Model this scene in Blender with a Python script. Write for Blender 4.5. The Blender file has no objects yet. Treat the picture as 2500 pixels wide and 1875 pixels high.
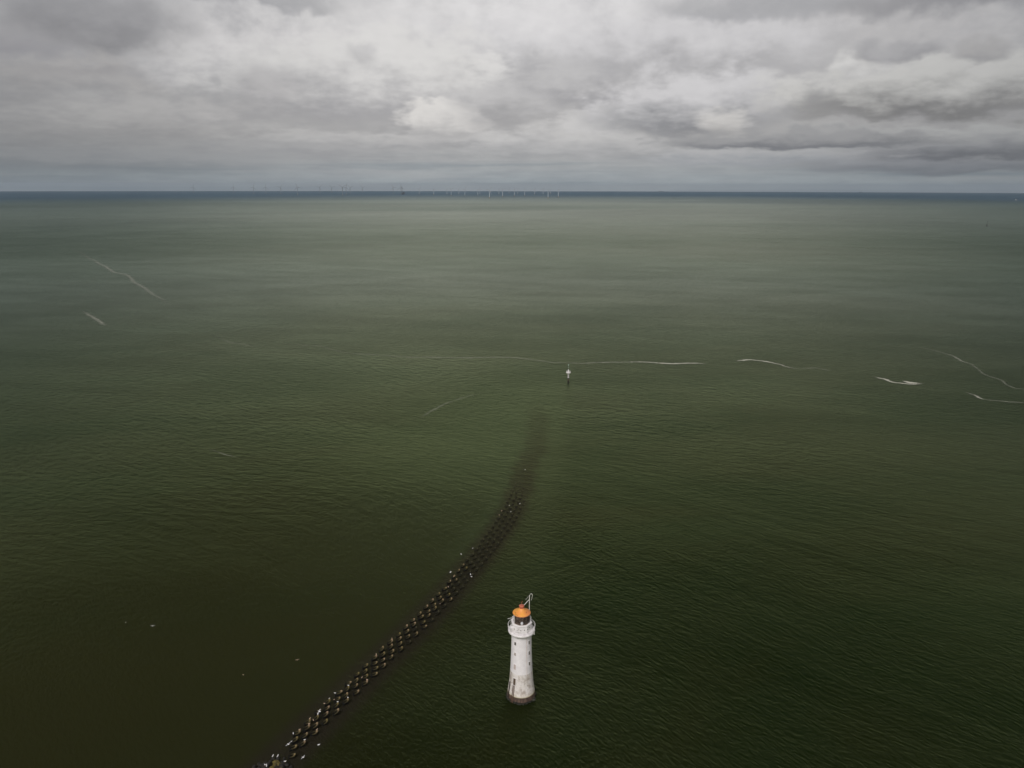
import bpy, math, random
import numpy as np
from mathutils import Vector, Matrix

# ---------------------------------------------------------------- camera
H = 120.0                  # camera height over the water, m
F = 1850.0                 # focal length in pixels of a 2500 wide frame
PITCH = math.radians(14.63)
ROLL = math.radians(0.10)
RE = 6371000.0             # the sea follows the curve of the earth
sc = bpy.context.scene
col = sc.collection
cam = bpy.data.objects.new('camera', bpy.data.cameras.new('camera'))
col.objects.link(cam)
cam.data.sensor_width = 36.0
cam.data.lens = F / 2500.0 * 36.0
cam.data.clip_start = 0.5
cam.data.clip_end = 200000.0
MC = Matrix.Rotation(math.pi / 2 - PITCH, 4, 'X') @ Matrix.Rotation(ROLL, 4, 'Z')
cam.matrix_world = Matrix.Translation((0, 0, H)) @ MC
sc.camera = cam
M3 = MC.to_3x3()

def ray(u, v):
    return (M3 @ Vector(((u - 1250) / F, -(v - 937.5) / F, -1.0))).normalized()

def sea_z(x, y):
    return -(x * x + y * y) / (2 * RE)

def at(u, v, z=0.0):
    """point of the water surface (raised by z) behind a photo position"""
    d = ray(u, v)
    zz = z
    for _ in range(8):
        t = (zz - H) / d.z
        x, y = d.x * t, d.y * t
        zz = sea_z(x, y) + z
    return Vector((x, y, zz))

def azel(u, v):
    d = ray(u, v)
    return math.degrees(math.atan2(d.x, d.y)), math.degrees(math.asin(d.z))

def lin(c):
    return tuple((x / 255 / 12.92) if x / 255 <= .04045 else ((x / 255 + .055) / 1.055) ** 2.4 for x in c)

# ---------------------------------------------------------------- node helper
class G:
    def __init__(s, nt):
        s.nt = nt
        nt.nodes.clear()
    def put(s, sock, v):
        if hasattr(v, 'is_output'):
            s.nt.links.new(v, sock)
        elif v is not None:
            if hasattr(sock.default_value, '__len__') and not hasattr(v, '__len__'):
                v = (v,) * len(sock.default_value)
            elif hasattr(v, '__len__') and len(v) == 3 and len(sock.default_value) == 4:
                v = tuple(v) + (1,)
            sock.default_value = v
    def n(s, t, **kw):
        nd = s.nt.nodes.new(t)
        for k, v in kw.items():
            setattr(nd, k, v)
        return nd
    def m(s, op, a, b=None, c=None, clamp=False):
        nd = s.n('ShaderNodeMath', operation=op, use_clamp=clamp)
        for i, v in enumerate((a, b, c)):
            if v is not None:
                s.put(nd.inputs[i], v)
        return nd.outputs[0]
    def add(s, a, b): return s.m('ADD', a, b)
    def mul(s, a, b): return s.m('MULTIPLY', a, b)
    def sub(s, a, b): return s.m('SUBTRACT', a, b)
    def step(s, v, a, b, lo=0., hi=1.):
        nd = s.n('ShaderNodeMapRange', interpolation_type='SMOOTHSTEP')
        for i, x in enumerate((v, a, b, lo, hi)):
            s.put(nd.inputs[i], x)
        return nd.outputs[0]
    def mix(s, f, a, b, blend='MIX'):
        nd = s.n('ShaderNodeMix', data_type='RGBA', blend_type=blend)
        s.put(nd.inputs[0], f); s.put(nd.inputs[6], a); s.put(nd.inputs[7], b)
        return nd.outputs[2]
    def noise(s, vec, scale=1., detail=4., rough=.5, dist=0., dim='3D'):
        nd = s.n('ShaderNodeTexNoise', noise_dimensions=dim)
        s.put(nd.inputs['Vector'], vec)
        nd.inputs['Scale'].default_value = scale
        nd.inputs['Detail'].default_value = detail
        nd.inputs['Roughness'].default_value = rough
        nd.inputs['Distortion'].default_value = dist
        return nd
    def xyz(s, x, y, z=0.):
        nd = s.n('ShaderNodeCombineXYZ')
        s.put(nd.inputs[0], x); s.put(nd.inputs[1], y); s.put(nd.inputs[2], z)
        return nd.outputs[0]
    def sep(s, v):
        nd = s.n('ShaderNodeSeparateXYZ'); s.put(nd.inputs[0], v)
        return nd.outputs
    def mapping(s, v, rot=(0, 0, 0), scale=(1, 1, 1), loc=(0, 0, 0)):
        nd = s.n('ShaderNodeMapping'); s.put(nd.inputs[0], v)
        nd.inputs['Rotation'].default_value = rot
        nd.inputs['Scale'].default_value = scale
        nd.inputs['Location'].default_value = loc
        return nd.outputs[0]

    def aniso(s, v, deg, lx, ly, loc=(0, 0, 0)):
        """pattern with cells lx long in the direction deg and ly across it"""
        r = s.mapping(v, rot=(0, 0, -math.radians(deg)))
        return s.mapping(r, scale=(1 / lx, 1 / ly, 1), loc=loc)

# ---------------------------------------------------------------- sky
SUN_EL, SUN_AZ = math.radians(48), math.radians(205)     # soft sun behind the camera, a bit left
sc.view_settings.view_transform = 'Standard'
sc.view_settings.look = 'None'
sc.view_settings.exposure = 0.0
sc.view_settings.gamma = 1.0
world = bpy.data.worlds.new('World')
sc.world = world
world.use_nodes = True
g = G(world.node_tree)
tc = g.n('ShaderNodeTexCoord')
dx, dy, dz = g.sep(tc.outputs['Generated'])
DEG = 180 / math.pi
az = g.mul(g.m('ARCTAN2', dx, dy), DEG)
el = g.mul(g.m('ARCSINE', dz), DEG)
# cloud-sized turbulence: finer and flatter towards the horizon, as a layered deck is
flat = g.m('DIVIDE', 1.0, g.add(g.m('MAXIMUM', el, 0.0), 5.0))
pc = g.xyz(g.mul(az, .17), g.mul(g.m('LOGARITHM', g.add(g.m('MAXIMUM', el, 0.), 2.2), 2.718), 2.5), g.mul(dy, 1.5))
nA = g.noise(pc, 1.0, 6, .47, .1)
nB = g.noise(g.mapping(pc, loc=(7.3, 2.1, 4.4)), 2.1, 7, .52, .15)
nW = g.noise(g.mapping(pc, loc=(2.3, 5.1, 1.4)), 1.5, 3, .45)
nV = g.noise(g.mapping(pc, loc=(8.3, 1.1, 9.4)), 2.2, 4, .5)
nC = g.noise(g.mapping(pc, loc=(1.3, 9.1, 3.4), scale=(1, 1.5, 1)), 5.5, 6, .55)
fA, fB, fC = nA.outputs[0], nB.outputs[0], nC.outputs[0]
amp = g.step(el, 0.5, 8, .35, 1.)
wu = g.add(az, g.mul(g.mul(g.sub(nW.outputs[0], .5), 6.0), amp))
wv = g.add(el, g.mul(g.mul(g.sub(nV.outputs[0], .5), 3.0), amp))
puff = g.add(g.mul(g.sub(fB, .5), 2.2), g.mul(g.sub(fC, .5), 1.0))

def C3(a):
    return lin(a)
# base deck, dark and blue low down, light overhead
cr = g.n('ShaderNodeValToRGB')
g.put(cr.inputs[0], g.m('DIVIDE', el, 15.0, clamp=True))
stops = [(0.0, (172, 178, 180)), (.012, (166, 173, 176)), (.05, (160, 166, 169)), (.12, (165, 166, 167)), (.22, (168, 167, 167)),
         (.45, (176, 175, 176)), (.75, (186, 185, 186)), (1, (188, 187, 189))]
e = cr.color_ramp.elements
while len(e) < len(stops):
    e.new(.5)
for q, (p, c) in zip(e, stops):
    q.position = p
    q.color = C3(c) + (1,)
sky = cr.outputs[0]
sky = g.mix(g.step(puff, -.7, .9), g.mix(1, sky, C3((238, 238, 240)), 'MULTIPLY'), g.mix(1, sky, (1.07, 1.07, 1.06), 'MULTIPLY'))

# thin flat streaks just over the horizon
st = g.noise(g.xyz(g.mul(az, .06), g.mul(el, 1.3), 2.), 1., 5, .55)
stf = g.mul(g.step(st.outputs[0], .42, .68), g.step(el, 4.5, 1., 0, .5))
sky = g.mix(stf, sky, C3((172, 173, 174)))
st2 = g.noise(g.xyz(g.mul(az, .05), g.mul(el, 2.2), 6.), 1., 4, .5)
sky = g.mix(g.mul(g.step(st2.outputs[0], .5, .7), g.step(el, 3.2, .6, 0, .45)), sky, C3((118, 131, 140)))

# clouds painted from far to near: (u, v, half width, half height, lit top, shaded base, edge softness, opacity)
CL = [
 (1000, 60, 640, 150, (208, 207, 207), (194, 193, 194), .9, .8),
 (1330, 60, 330, 110, (214, 213, 214), (196, 195, 197), .8, .8),
 (700, 150, 420, 110, (212, 210, 210), (188, 187, 188), .6, .8),
 (2150, 120, 420, 110, (190, 188, 188), (180, 179, 181), .7, .6),
 (150, 200, 260, 60, (176, 173, 172), (158, 157, 158), .6, .7),
 (2280, 405, 420, 26, (140, 142, 147), (118, 121, 127), .6, .8),
 (2330, 372, 330, 24, (138, 139, 143), (104, 106, 112), .5, .85),
 (300, 395, 420, 34, (160, 161, 163), (128, 134, 139), .7, .6),
 (1000, 345, 430, 26, (186, 185, 185), (148, 148, 151), .5, .7),
 (760, 366, 260, 24, (170, 169, 170), (150, 150, 153), 1.0, .6),
 (2230, 340, 500, 30, (178, 178, 178), (150, 151, 154), .4, .9),
 (1830, 385, 330, 24, (176, 176, 178), (146, 150, 156), .5, .7),
 (340, 300, 330, 60, (186, 184, 183), (158, 157, 158), .8, .7),
 (1400, 350, 260, 50, (192, 191, 191), (166, 166, 168), .5, .7),
 (900, 205, 380, 135, (208, 207, 206), (150, 149, 152), .36, .95),
 (640, 240, 100, 75, (178, 176, 177), (150, 149, 151), .7, .75),
 (500, 280, 180, 26, (182, 180, 180), (156, 155, 157), 1.0, .7),
 (1080, 300, 110, 52, (208, 206, 204), (166, 165, 166), .3, .95),
 (1230, 260, 120, 70, (182, 181, 182), (150, 149, 151), .45, .85),
 (1430, 215, 120, 62, (180, 179, 180), (142, 141, 145), .5, .85),
 (1480, 300, 120, 38, (203, 202, 202), (188, 187, 188), .5, .7),
 (860, 135, 55, 30, (184, 183, 184), (172, 171, 172), .8, .8),
 (1720, 120, 330, 90, (196, 195, 197), (156, 155, 157), .5, .8),
 (1690, 265, 260, 100, (197, 196, 198), (122, 123, 127), .4, .95),
 (1950, 345, 360, 26, (150, 150, 152), (104, 106, 112), .35, .85),
 (1775, 300, 75, 36, (198, 196, 194), (176, 174, 173), .6, .85),
 (2010, 140, 100, 45, (180, 179, 180), (162, 161, 163), .6, .6),
 (2260, 225, 440, 92, (196, 195, 193), (108, 107, 108), .42, .95),
 (2085, 165, 60, 26, (208, 207, 206), (190, 189, 189), .7, .8),
 (2215, 118, 80, 32, (166, 165, 167), (146, 145, 148), .6, .85),
 (2410, 122, 90, 38, (170, 168, 168), (150, 149, 151), .6, .85),
 (240, 60, 250, 105, (156, 155, 157), (138, 137, 139), .5, .9),
 (20, 100, 140, 42, (166, 164, 166), (146, 144, 149), 1.0, .8),
 (230, 162, 160, 32, (176, 173, 172), (150, 148, 150), 1.0, .7),
 (640, -10, 200, 32, (160, 160, 162), (156, 156, 159), .6, .8),
 (1850, 15, 260, 42, (162, 162, 164), (158, 158, 161), .6, .8),
 (2320, 0, 330, 50, (150, 149, 151), (144, 143, 146), .7, .85),
]
for (u, v, hw, hh, top, bot, soft, op) in CL:
    a0, e0 = azel(u, v)
    ha = abs(azel(u + hw, v)[0] - azel(u - hw, v)[0]) / 2
    he = abs(azel(u, v - hh)[1] - azel(u, v + hh)[1]) / 2
    lu = g.mul(g.sub(wu, a0), 1 / ha)
    lv = g.mul(g.sub(wv, e0), 1 / he)
    # flat-bottomed: the lower half is squeezed
    lv2 = g.m('MAXIMUM', lv, g.mul(lv, -1.35))
    r = g.m('SQRT', g.add(g.mul(lu, lu), g.mul(lv2, lv2)))
    dn = g.add(g.sub(1.0, r), g.mul(puff, .52))
    mask = g.step(dn, -soft * .55, soft * .95, 0, op)
    sh = g.step(g.add(lv, g.mul(puff, .5)), -.8, .55)
    c = g.mix(sh, C3(bot), C3(top))
    sky = g.mix(mask, sky, c)
# fine relief over everything
sky = g.mix(g.mul(g.step(fC, .35, .7), g.step(el, .5, 5, .0, .05)), sky, (1.0, 1.0, 1.0), 'SOFT_LIGHT')
sky = g.mix(g.mul(g.step(fA, .62, .38), g.step(el, .5, 6, .0, .10)), sky, (.1, .1, .1), 'SOFT_LIGHT')
sky = g.mix(1, sky, g.mix(g.step(el, 1.0, 5.0), (1.06, 1.06, 1.06), (1.17, 1.155, 1.14)), 'MULTIPLY')
# above the view: dark cloud invented to dim the sea's reflection
hi = g.mix(g.step(fA, .4, .62), C3((52, 53, 56)), C3((92, 92, 94)))
sky = g.mix(g.step(el, 15.2, 22), sky, hi)
# cloud deck darkened to both sides, beyond the view too, to dim the sea
sky = g.mix(g.mul(g.step(g.m('ABSOLUTE', g.sub(az, 2.)), 8, 38), g.step(el, 10, 1.5, .60, .85)), sky, g.mix(1, sky, (.56, .575, .59), 'MULTIPLY'))
# bright cloud added behind the camera, out of view, to light the lighthouse
sky = g.mix(g.step(dy, -.05, -.45), sky, g.mix(g.step(fB, .35, .65), C3((196, 194, 193)), C3((236, 234, 232))))
nis = g.n('ShaderNodeTexSky', sky_type='NISHITA', sun_disc=False)
nis.sun_elevation = SUN_EL
nis.sun_rotation = SUN_AZ
nis.air_density = 1.0
nis.dust_density = 3.0
blue = g.mix(1, nis.outputs[0], (.08, .08, .08), 'MULTIPLY')
sky = g.mix(.95, blue, sky)          # a thin part of the blue sky comes through the cloud
bg = g.n('ShaderNodeBackground')
g.put(bg.inputs[0], sky)
bg.inputs[1].default_value = 1.0
wo = g.n('ShaderNodeOutputWorld')
g.nt.links.new(bg.outputs[0], wo.inputs[0])

sun = bpy.data.objects.new('sun', bpy.data.lights.new('sun', 'SUN'))
col.objects.link(sun)
sun.data.energy = 2.4
sun.data.angle = math.radians(24)
sun.data.color = (1.0, .965, .955)
sd = Vector((math.sin(SUN_AZ) * math.cos(SUN_EL), math.cos(SUN_AZ) * math.cos(SUN_EL), math.sin(SUN_EL)))
sun.rotation_euler = sd.to_track_quat('Z', 'Y').to_euler()

# ---------------------------------------------------------------- object helpers
def tag(o, label=None, cat=None, group=None, kind=None):
    if label: o['label'] = label
    if cat: o['category'] = cat
    if group: o['group'] = group
    if kind: o['kind'] = kind
    return o

def empty(name, loc=(0, 0, 0), rz=0):
    o = bpy.data.objects.new(name, None)
    col.objects.link(o)
    o.location = loc
    o.rotation_euler = (0, 0, rz)
    o.empty_display_size = .5
    return o

class MB:
    def __init__(s):
        s.v, s.f, s.mi = [], [], []
        s.cur = 0
    def add(s, vs, fs):
        b = len(s.v)
        s.v += [tuple(p) for p in vs]
        s.f += [tuple(b + i for i in f) for f in fs]
        s.mi += [s.cur] * len(fs)
        return s
    def lathe(s, prof, n=48, c=(0, 0), rot=0., cap0=True, cap1=True):
        vs, fs = [], []
        for r, z in prof:
            for i in range(n):
                a = rot + 2 * math.pi * i / n
                vs.append((c[0] + r * math.cos(a), c[1] + r * math.sin(a), z))
        for k in range(len(prof) - 1):
            for i in range(n):
                j = (i + 1) % n
                fs.append((k * n + i, k * n + j, (k + 1) * n + j, (k + 1) * n + i))
        if cap0: fs.append(tuple(range(n))[::-1])
        if cap1: fs.append(tuple((len(prof) - 1) * n + i for i in range(n)))
        return s.add(vs, fs)
    def box(s, c, d, rz=0., tx=(0, 0)):
        vs = []
        for k in (-1, 1):
            for i, j in ((-1, -1), (1, -1), (1, 1), (-1, 1)):
                x, y = i * d[0] / 2, j * d[1] / 2
                vs.append((c[0] + x * math.cos(rz) - y * math.sin(rz) + (tx[0] if k > 0 else 0),
                           c[1] + x * math.sin(rz) + y * math.cos(rz) + (tx[1] if k > 0 else 0), c[2] + k * d[2] / 2))
        return s.add(vs, [(3, 2, 1, 0), (4, 5, 6, 7), (0, 1, 5, 4), (1, 2, 6, 5), (2, 3, 7, 6), (3, 0, 4, 7)])
    def tube(s, pts, rad, n=8, closed=False):
        pts = [Vector(p) for p in pts]
        m = len(pts)
        rr = rad if hasattr(rad, '__len__') else [rad] * m
        vs, fs = [], []
        for i, p in enumerate(pts):
            a = pts[(i - 1) % m] if (closed or i > 0) else p
            b = pts[(i + 1) % m] if (closed or i < m - 1) else p
            t = (b - a).normalized()
            ref = Vector((0, 0, 1)) if abs(t.z) < .9 else Vector((1, 0, 0))
            x = t.cross(ref).normalized()
            y = t.cross(x)
            for k in range(n):
                an = 2 * math.pi * k / n
                vs.append(p + (x * math.cos(an) + y * math.sin(an)) * rr[i])
        for i in range(m if closed else m - 1):
            i2 = (i + 1) % m
            for k in range(n):
                k2 = (k + 1) % n
                fs.append((i * n + k, i * n + k2, i2 * n + k2, i2 * n + k))
        if not closed:
            fs.append(tuple(range(n))[::-1])
            fs.append(tuple((m - 1) * n + k for k in range(n)))
        return s.add(vs, fs)
    def blob(s, c, r, n=8, m=6, rot=None, jit=0., rnd=None):
        vs = [(0, 0, -1)]
        for i in range(1, m):
            ph = math.pi * i / m
            for k in range(n):
                th = 2 * math.pi * k / n
                vs.append((math.sin(ph) * math.cos(th), math.sin(ph) * math.sin(th), -math.cos(ph)))
        vs.append((0, 0, 1))
        out = []
        for p in vs:
            q = 1 + (rnd.uniform(-jit, jit) if rnd else 0)
            q = Vector((p[0] * r[0] * q, p[1] * r[1] * q, p[2] * r[2] * q))
            if rot is not None: q = rot @ q
            out.append(q + Vector(c))
        fs = [(0, 1 + (k + 1) % n, 1 + k) for k in range(n)]
        for i in range(m - 2):
            for k in range(n):
                k2 = (k + 1) % n
                a, b = 1 + i * n, 1 + (i + 1) * n
                fs.append((a + k, a + k2, b + k2, b + k))
        t = len(vs) - 1
        fs += [(t, 1 + (m - 2) * n + k, 1 + (m - 2) * n + (k + 1) % n) for k in range(n)]
        return s.add(out, fs)
    def mesh(s, name, mats, smooth=False, bevel=None):
        me = bpy.data.meshes.new(name)
        me.from_pydata(s.v, [], s.f)
        mats = mats if isinstance(mats, (list, tuple)) else [mats]
        for m_ in mats: me.materials.append(m_)
        me.polygons.foreach_set('material_index', s.mi)
        if smooth:
            me.polygons.foreach_set('use_smooth', [True] * len(s.f))
            if hasattr(me, 'set_sharp_from_angle'):
                me.set_sharp_from_angle(angle=math.radians(38))
        me.update()
        return me
    def build(s, name, mats, parent=None, smooth=True, **kw):
        o = bpy.data.objects.new(name, s.mesh(name, mats, smooth))
        col.objects.link(o)
        if parent: o.parent = parent
        return o

# ---------------------------------------------------------------- materials
def mat(name, fn):
    m_ = bpy.data.materials.new(name)
    m_.use_nodes = True
    q = G(m_.node_tree)
    out = q.n('ShaderNodeOutputMaterial')
    p = q.n('ShaderNodeBsdfPrincipled')
    q.nt.links.new(p.outputs[0], out.inputs[0])
    fn(q, p, out)
    return m_

def simple(name, c1, c2, scale=3., rough=.6, bump=.0, metal=0., stretch=(1, 1, 1)):
    def fn(q, p, out):
        t = q.n('ShaderNodeTexCoord')
        v = q.mapping(t.outputs['Object'], scale=stretch)
        n1 = q.noise(v, scale, 6, .6)
        q.put(p.inputs['Base Color'], q.mix(q.step(n1.outputs[0], .35, .65), c1, c2))
        q.put(p.inputs['Roughness'], rough)
        q.put(p.inputs['Metallic'], metal)
        if bump:
            b = q.n('ShaderNodeBump')
            b.inputs['Distance'].default_value = bump
            q.put(b.inputs['Height'], n1.outputs[0])
            q.put(p.inputs['Normal'], b.outputs[0])
    return mat(name, fn)

white_metal = simple('white_metal', (.72, .70, .69), (.6, .57, .55), 6, .45)
rust_metal = simple('rusty_metal', (.05, .03, .022), (.16, .085, .05), 9, .8)
dark_metal = simple('dark_metal', (.012, .010, .009), (.035, .022, .018), 5, .7)
weed_black = simple('dark_weed', (.008, .008, .005), (.02, .02, .01), 3, .7, .05)
grey_stone = simple('grey_stone', (.30, .28, .26), (.14, .11, .09), 2, .8)
turbine_white = simple('turbine_white', (.44, .47, .50), (.38, .41, .44), .2, .5)
turbine_shaded = simple('turbine_shaded', (.20, .22, .24), (.16, .18, .20), .2, .6)  # far turbines' paint darkened, standing in for cloud shade on them
yellow_paint = simple('yellow_paint', (.28, .17, .03), (.2, .11, .03), 4, .6)
ship_hull = simple('ship_hull_paint', (.06, .08, .11), (.04, .05, .07), .05, .6)
ship_white = simple('ship_superstructure', (.55, .55, .55), (.45, .45, .46), .05, .6)
buoy_paint = simple('buoy_paint', (.012, .012, .014), (.03, .028, .028), 1, .6)

def f_tower(q, p, out):
    t = q.n('ShaderNodeTexCoord'); o = t.outputs['Object']
    x, y, z = q.sep(o)
    n1 = q.noise(o, .55, 8, .66)
    n2 = q.noise(q.mapping(o, scale=(1.3, 1.3, .28)), 1.6, 8, .65)
    n3 = q.noise(o, 5, 5, .6)
    white = q.mix(q.step(n1.outputs[0], .38, .62), (.71, .67, .685), (.79, .75, .765))
    white = q.mix(q.mul(q.step(n2.outputs[0], .6, .74), .3), white, (.45, .35, .31))
    zz = q.add(z, q.mul(q.sub(n3.outputs[0], .5), .15))
    # weathered lower courses under a clean repainted height
    low = q.step(zz, 7.45, 7.25)
    worn = q.mix(q.step(n1.outputs[0], .47, .64), (.68, .63, .60), (.40, .34, .30))
    worn = q.mix(q.mul(q.step(n2.outputs[0], .5, .7), .45), worn, (.26, .22, .19))
    ng = q.noise(o, 2.3, 9, .75)
    worn = q.mix(q.mul(q.step(ng.outputs[0], .52, .62), .40), worn, (.21, .185, .16))
    worn = q.mix(q.step(zz, 3.1, 1.6, 0, .4), worn, (.66, .58, .50))
    side = q.step(n1.outputs[0], .3, .5, .35, 1.)
    c = q.mix(q.mul(low, side), white, worn)
    c = q.mix(q.step(zz, 1.95, 1.5), c, (.50, .44, .30))
    # bare tide-stained stone
    stone = q.mix(q.step(n2.outputs[0], .4, .62), (.115, .072, .056), (.055, .034, .026))
    c = q.mix(q.step(zz, 1.62, 1.45), c, stone)
    c = q.mix(q.step(q.add(zz, q.mul(q.sub(n1.outputs[0], .5), .8)), .55, .2), c, (.008, .008, .006))
    q.put(p.inputs['Base Color'], c)
    q.put(p.inputs['Roughness'], .62)
    b = q.n('ShaderNodeBump'); b.inputs['Distance'].default_value = .03
    q.put(b.inputs['Height'], n3.outputs[0]); q.put(p.inputs['Normal'], b.outputs[0])
tower_mat = mat('painted_masonry', f_tower)

def f_gal(q, p, out):
    o = q.n('ShaderNodeTexCoord').outputs['Object']
    n1 = q.noise(o, 1.2, 8, .65); n2 = q.noise(q.mapping(o, scale=(2, 2, .5)), 2.2, 8, .65)
    c = q.mix(q.step(n1.outputs[0], .36, .64), (.68, .645, .645), (.77, .74, .74))
    c = q.mix(q.mul(q.step(n2.outputs[0], .56, .70), .5), c, (.34, .25, .21))
    q.put(p.inputs['Base Color'], c); q.put(p.inputs['Roughness'], .6)
gallery_mat = mat('painted_gallery', f_gal)

def f_roof(q, p, out):
    o = q.n('ShaderNodeTexCoord').outputs['Object']
    x, y, z = q.sep(o)
    a = q.m('ARCTAN2', y, x)
    n1 = q.noise(q.xyz(q.mul(a, 7), 0, z), 1.6, 6, .6)
    n2 = q.noise(o, .7, 4, .5); n3 = q.noise(o, 3.0, 6, .7)
    c = q.mix(q.step(n2.outputs[0], .35, .65), (.78, .36, .05), (.74, .28, .055))
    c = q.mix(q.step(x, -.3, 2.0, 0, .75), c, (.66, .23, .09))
    c = q.mix(q.mul(q.step(n1.outputs[0], .48, .68), .35), c, (.50, .20, .05))
    c = q.mix(q.step(n3.outputs[0], .70, .76, 0, .8), c, (.10, .035, .02))
    c = q.mix(q.step(z, 22.68, 22.58, 0, .8), c, (.33, .13, .09))
    q.put(p.inputs['Base Color'], c); q.put(p.inputs['Roughness'], .55)
roof_mat = mat('orange_roof_paint', f_roof)
cap_mat = simple('red_oxide_paint', (.56, .17, .10), (.40, .11, .07), 2.2, .55)
def f_glass(q, p, out):
    o = q.n('ShaderNodeTexCoord').outputs['Object']
    n1 = q.noise(o, 1.6, 6, .6)
    q.put(p.inputs['Base Color'], q.mix(q.step(n1.outputs[0], .4, .62), (.05, .036, .03), (.16, .115, .095)))
    q.put(p.inputs['Roughness'], .22)
glass_mat = mat('lantern_glazing', f_glass)
lamp_mat = simple('lamp_housing', (.7, .7, .74), (.5, .5, .53), 3, .25)
window_dark = simple('dark_window', (.028, .020, .015), (.06, .045, .03), 4, .35)
door_mat = simple('dark_door_wood', (.075, .052, .035), (.12, .08, .055), 4, .7)

# ---------------------------------------------------------------- breakwater layout (line of its outer left blocks)
LPX = [(600, 1905), (622, 1885), (645, 1862), (669, 1838), (693, 1815), (718, 1792), (744, 1767), (768, 1743), (792, 1721), (816, 1699), (837, 1678), (858, 1658), (878, 1638),
       (897, 1619), (917, 1600), (936, 1582), (954, 1565), (972, 1549), (989, 1532), (1005, 1516), (1020, 1501), (1035, 1486), (1049, 1471), (1062, 1457),
       (1075, 1443), (1088, 1429), (1099, 1416), (1110, 1402), (1121, 1389), (1131, 1377), (1141, 1365), (1150, 1354), (1159, 1343), (1168, 1331),
       (1176, 1320), (1184, 1309), (1199, 1289), (1213, 1268), (1224, 1250), (1235, 1230), (1243, 1213), (1250, 1195), (1257, 1175), (1263, 1150), (1269, 1125)]
LP = [at(u, v, .8) for u, v in LPX]
SEG = np.cumsum([0] + [(LP[i + 1].xy - LP[i].xy).length for i in range(len(LP) - 1)])
def along(s):
    i = int(np.clip(np.searchsorted(SEG, s) - 1, 0, len(LP) - 2))
    t = (s - SEG[i]) / (SEG[i + 1] - SEG[i])
    return LP[i].lerp(LP[i + 1], t)
def across(s):
    f = float(np.clip(s / SEG[-1], 0, 1))
    f = float(np.clip((f - .1) / .8, 0, 1))
    f = f * f * (3 - 2 * f)
    return Vector((.95 + 4.3 * f, -6.9 + .9 * f, 0))

# ---------------------------------------------------------------- sea
def dist_poly(X, Y, pts):
    d = np.full(X.shape, 1e9); side = np.zeros(X.shape); tt = np.zeros(X.shape)
    acc = 0
    for i in range(len(pts) - 1):
        ax, ay = pts[i]; bx, by = pts[i + 1]
        ux, uy = bx - ax, by - ay; L2 = ux * ux + uy * uy
        t = np.clip(((X - ax) * ux + (Y - ay) * uy) / L2, 0, 1)
        px, py = ax + t * ux, ay + t * uy
        dd = np.hypot(X - px, Y - py)
        m_ = dd < d
        d = np.where(m_, dd, d)
        side = np.where(m_, np.sign(ux * (Y - ay) - uy * (X - ax)), side)   # + = left of the line
        tt = np.where(m_, acc + t * math.sqrt(L2), tt)
        acc += math.sqrt(L2)
    return d, side, tt

def sstep(x, a, b):
    t = np.clip((x - a) / (b - a), 0, 1)
    return t * t * (3 - 2 * t)

NA = 900
rings = [3.0]
while rings[-1] < 52000:
    r_ = rings[-1]
    rings.append(r_ + (2.6 if 100 < r_ < 420 else max(3.0, r_ * .02)))
rings = np.array(rings)
NR = len(rings)
ang = np.linspace(0, 2 * math.pi, NA, endpoint=False)
# more spokes in the quarter where the structures stand
R_, A_ = np.meshgrid(rings, ang, indexing='ij')
X = (R_ * np.sin(A_)).ravel(); Y = (R_ * np.cos(A_)).ravel()
Z = -(X * X + Y * Y) / (2 * RE)
mid = [along(s) + across(s) * .5 for s in np.linspace(0, SEG[-1], 40)]
axis = [(p.x, p.y) for p in mid]
d0 = mid[0] - mid[3]
axis = [(axis[0][0] + d0.x * 12, axis[0][1] + d0.y * 12)] + axis
tail = [at(u, v) for u, v in ((1306, 1100), (1312, 1050), (1314, 1010), (1308, 960))]
axis += [(p.x, p.y) for p in tail]
d, side, tt = dist_poly(X, Y, axis)
total = sum(math.dist(axis[i], axis[i + 1]) for i in range(len(axis) - 1))
ends = 1 - .55 * sstep(tt, total - 170, total - 60) - .45 * sstep(tt, total - 60, total - 4)
hwid = 4.6 - .9 * sstep(tt, total - 190, total - 60)
edge_n = 1.4 * np.sin(tt * .23 + 1.1 * np.sin(tt * .11)) * np.cos(tt * .61 + side)
reef = (1 - sstep(d + edge_n * sstep(tt, total - 220, total - 120), hwid - .8, hwid + 2.6 + 2.5 * sstep(tt, total - 150, total))) * ends
shoal = (1 - sstep(d, 3, 26)) * (side < 0) * (1 - sstep(tt, total - 120, total))
calm = (side > 0) * (1 - sstep(Y, 235, 420)) * sstep(d, 1, 5) * (1 - sstep(d, 60, 300))
# tongue of paler silty water left and right of the reef head
pa = at(1250, 1050)
xr = X - pa.x - (pa.y - Y) * -.10
tongue = (1 - sstep(xr, 18, 34)) * sstep(xr, -95, -5) * np.exp(-((Y - pa.y - 10) / 125) ** 2)
tongue = np.maximum(tongue, .8 * (1 - sstep(d, 4, 24)) * (side > 0) * sstep(Y, 190, 260) * (1 - sstep(Y, 380, 470)))
verts = np.stack([X, Y, Z], 1)
verts = np.concatenate([[[0, 0, 0]], verts])
i0 = np.arange(NR - 1)[:, None] * NA; j0 = np.arange(NA)[None, :]; j1 = (j0 + 1) % NA
q4 = np.stack([1 + i0 + j0, 1 + i0 + NA + j0, 1 + i0 + NA + j1, 1 + i0 + j1], -1).reshape(-1, 4)
q4 = q4[:, ::-1]
fan = np.stack([np.zeros(NA, int), 1 + (np.arange(NA) + 1) % NA, 1 + np.arange(NA)], 1)
me = bpy.data.meshes.new('sea')
nq, nf = len(q4), len(fan)
me.vertices.add(len(verts)); me.vertices.foreach_set('co', verts.ravel())
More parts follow.
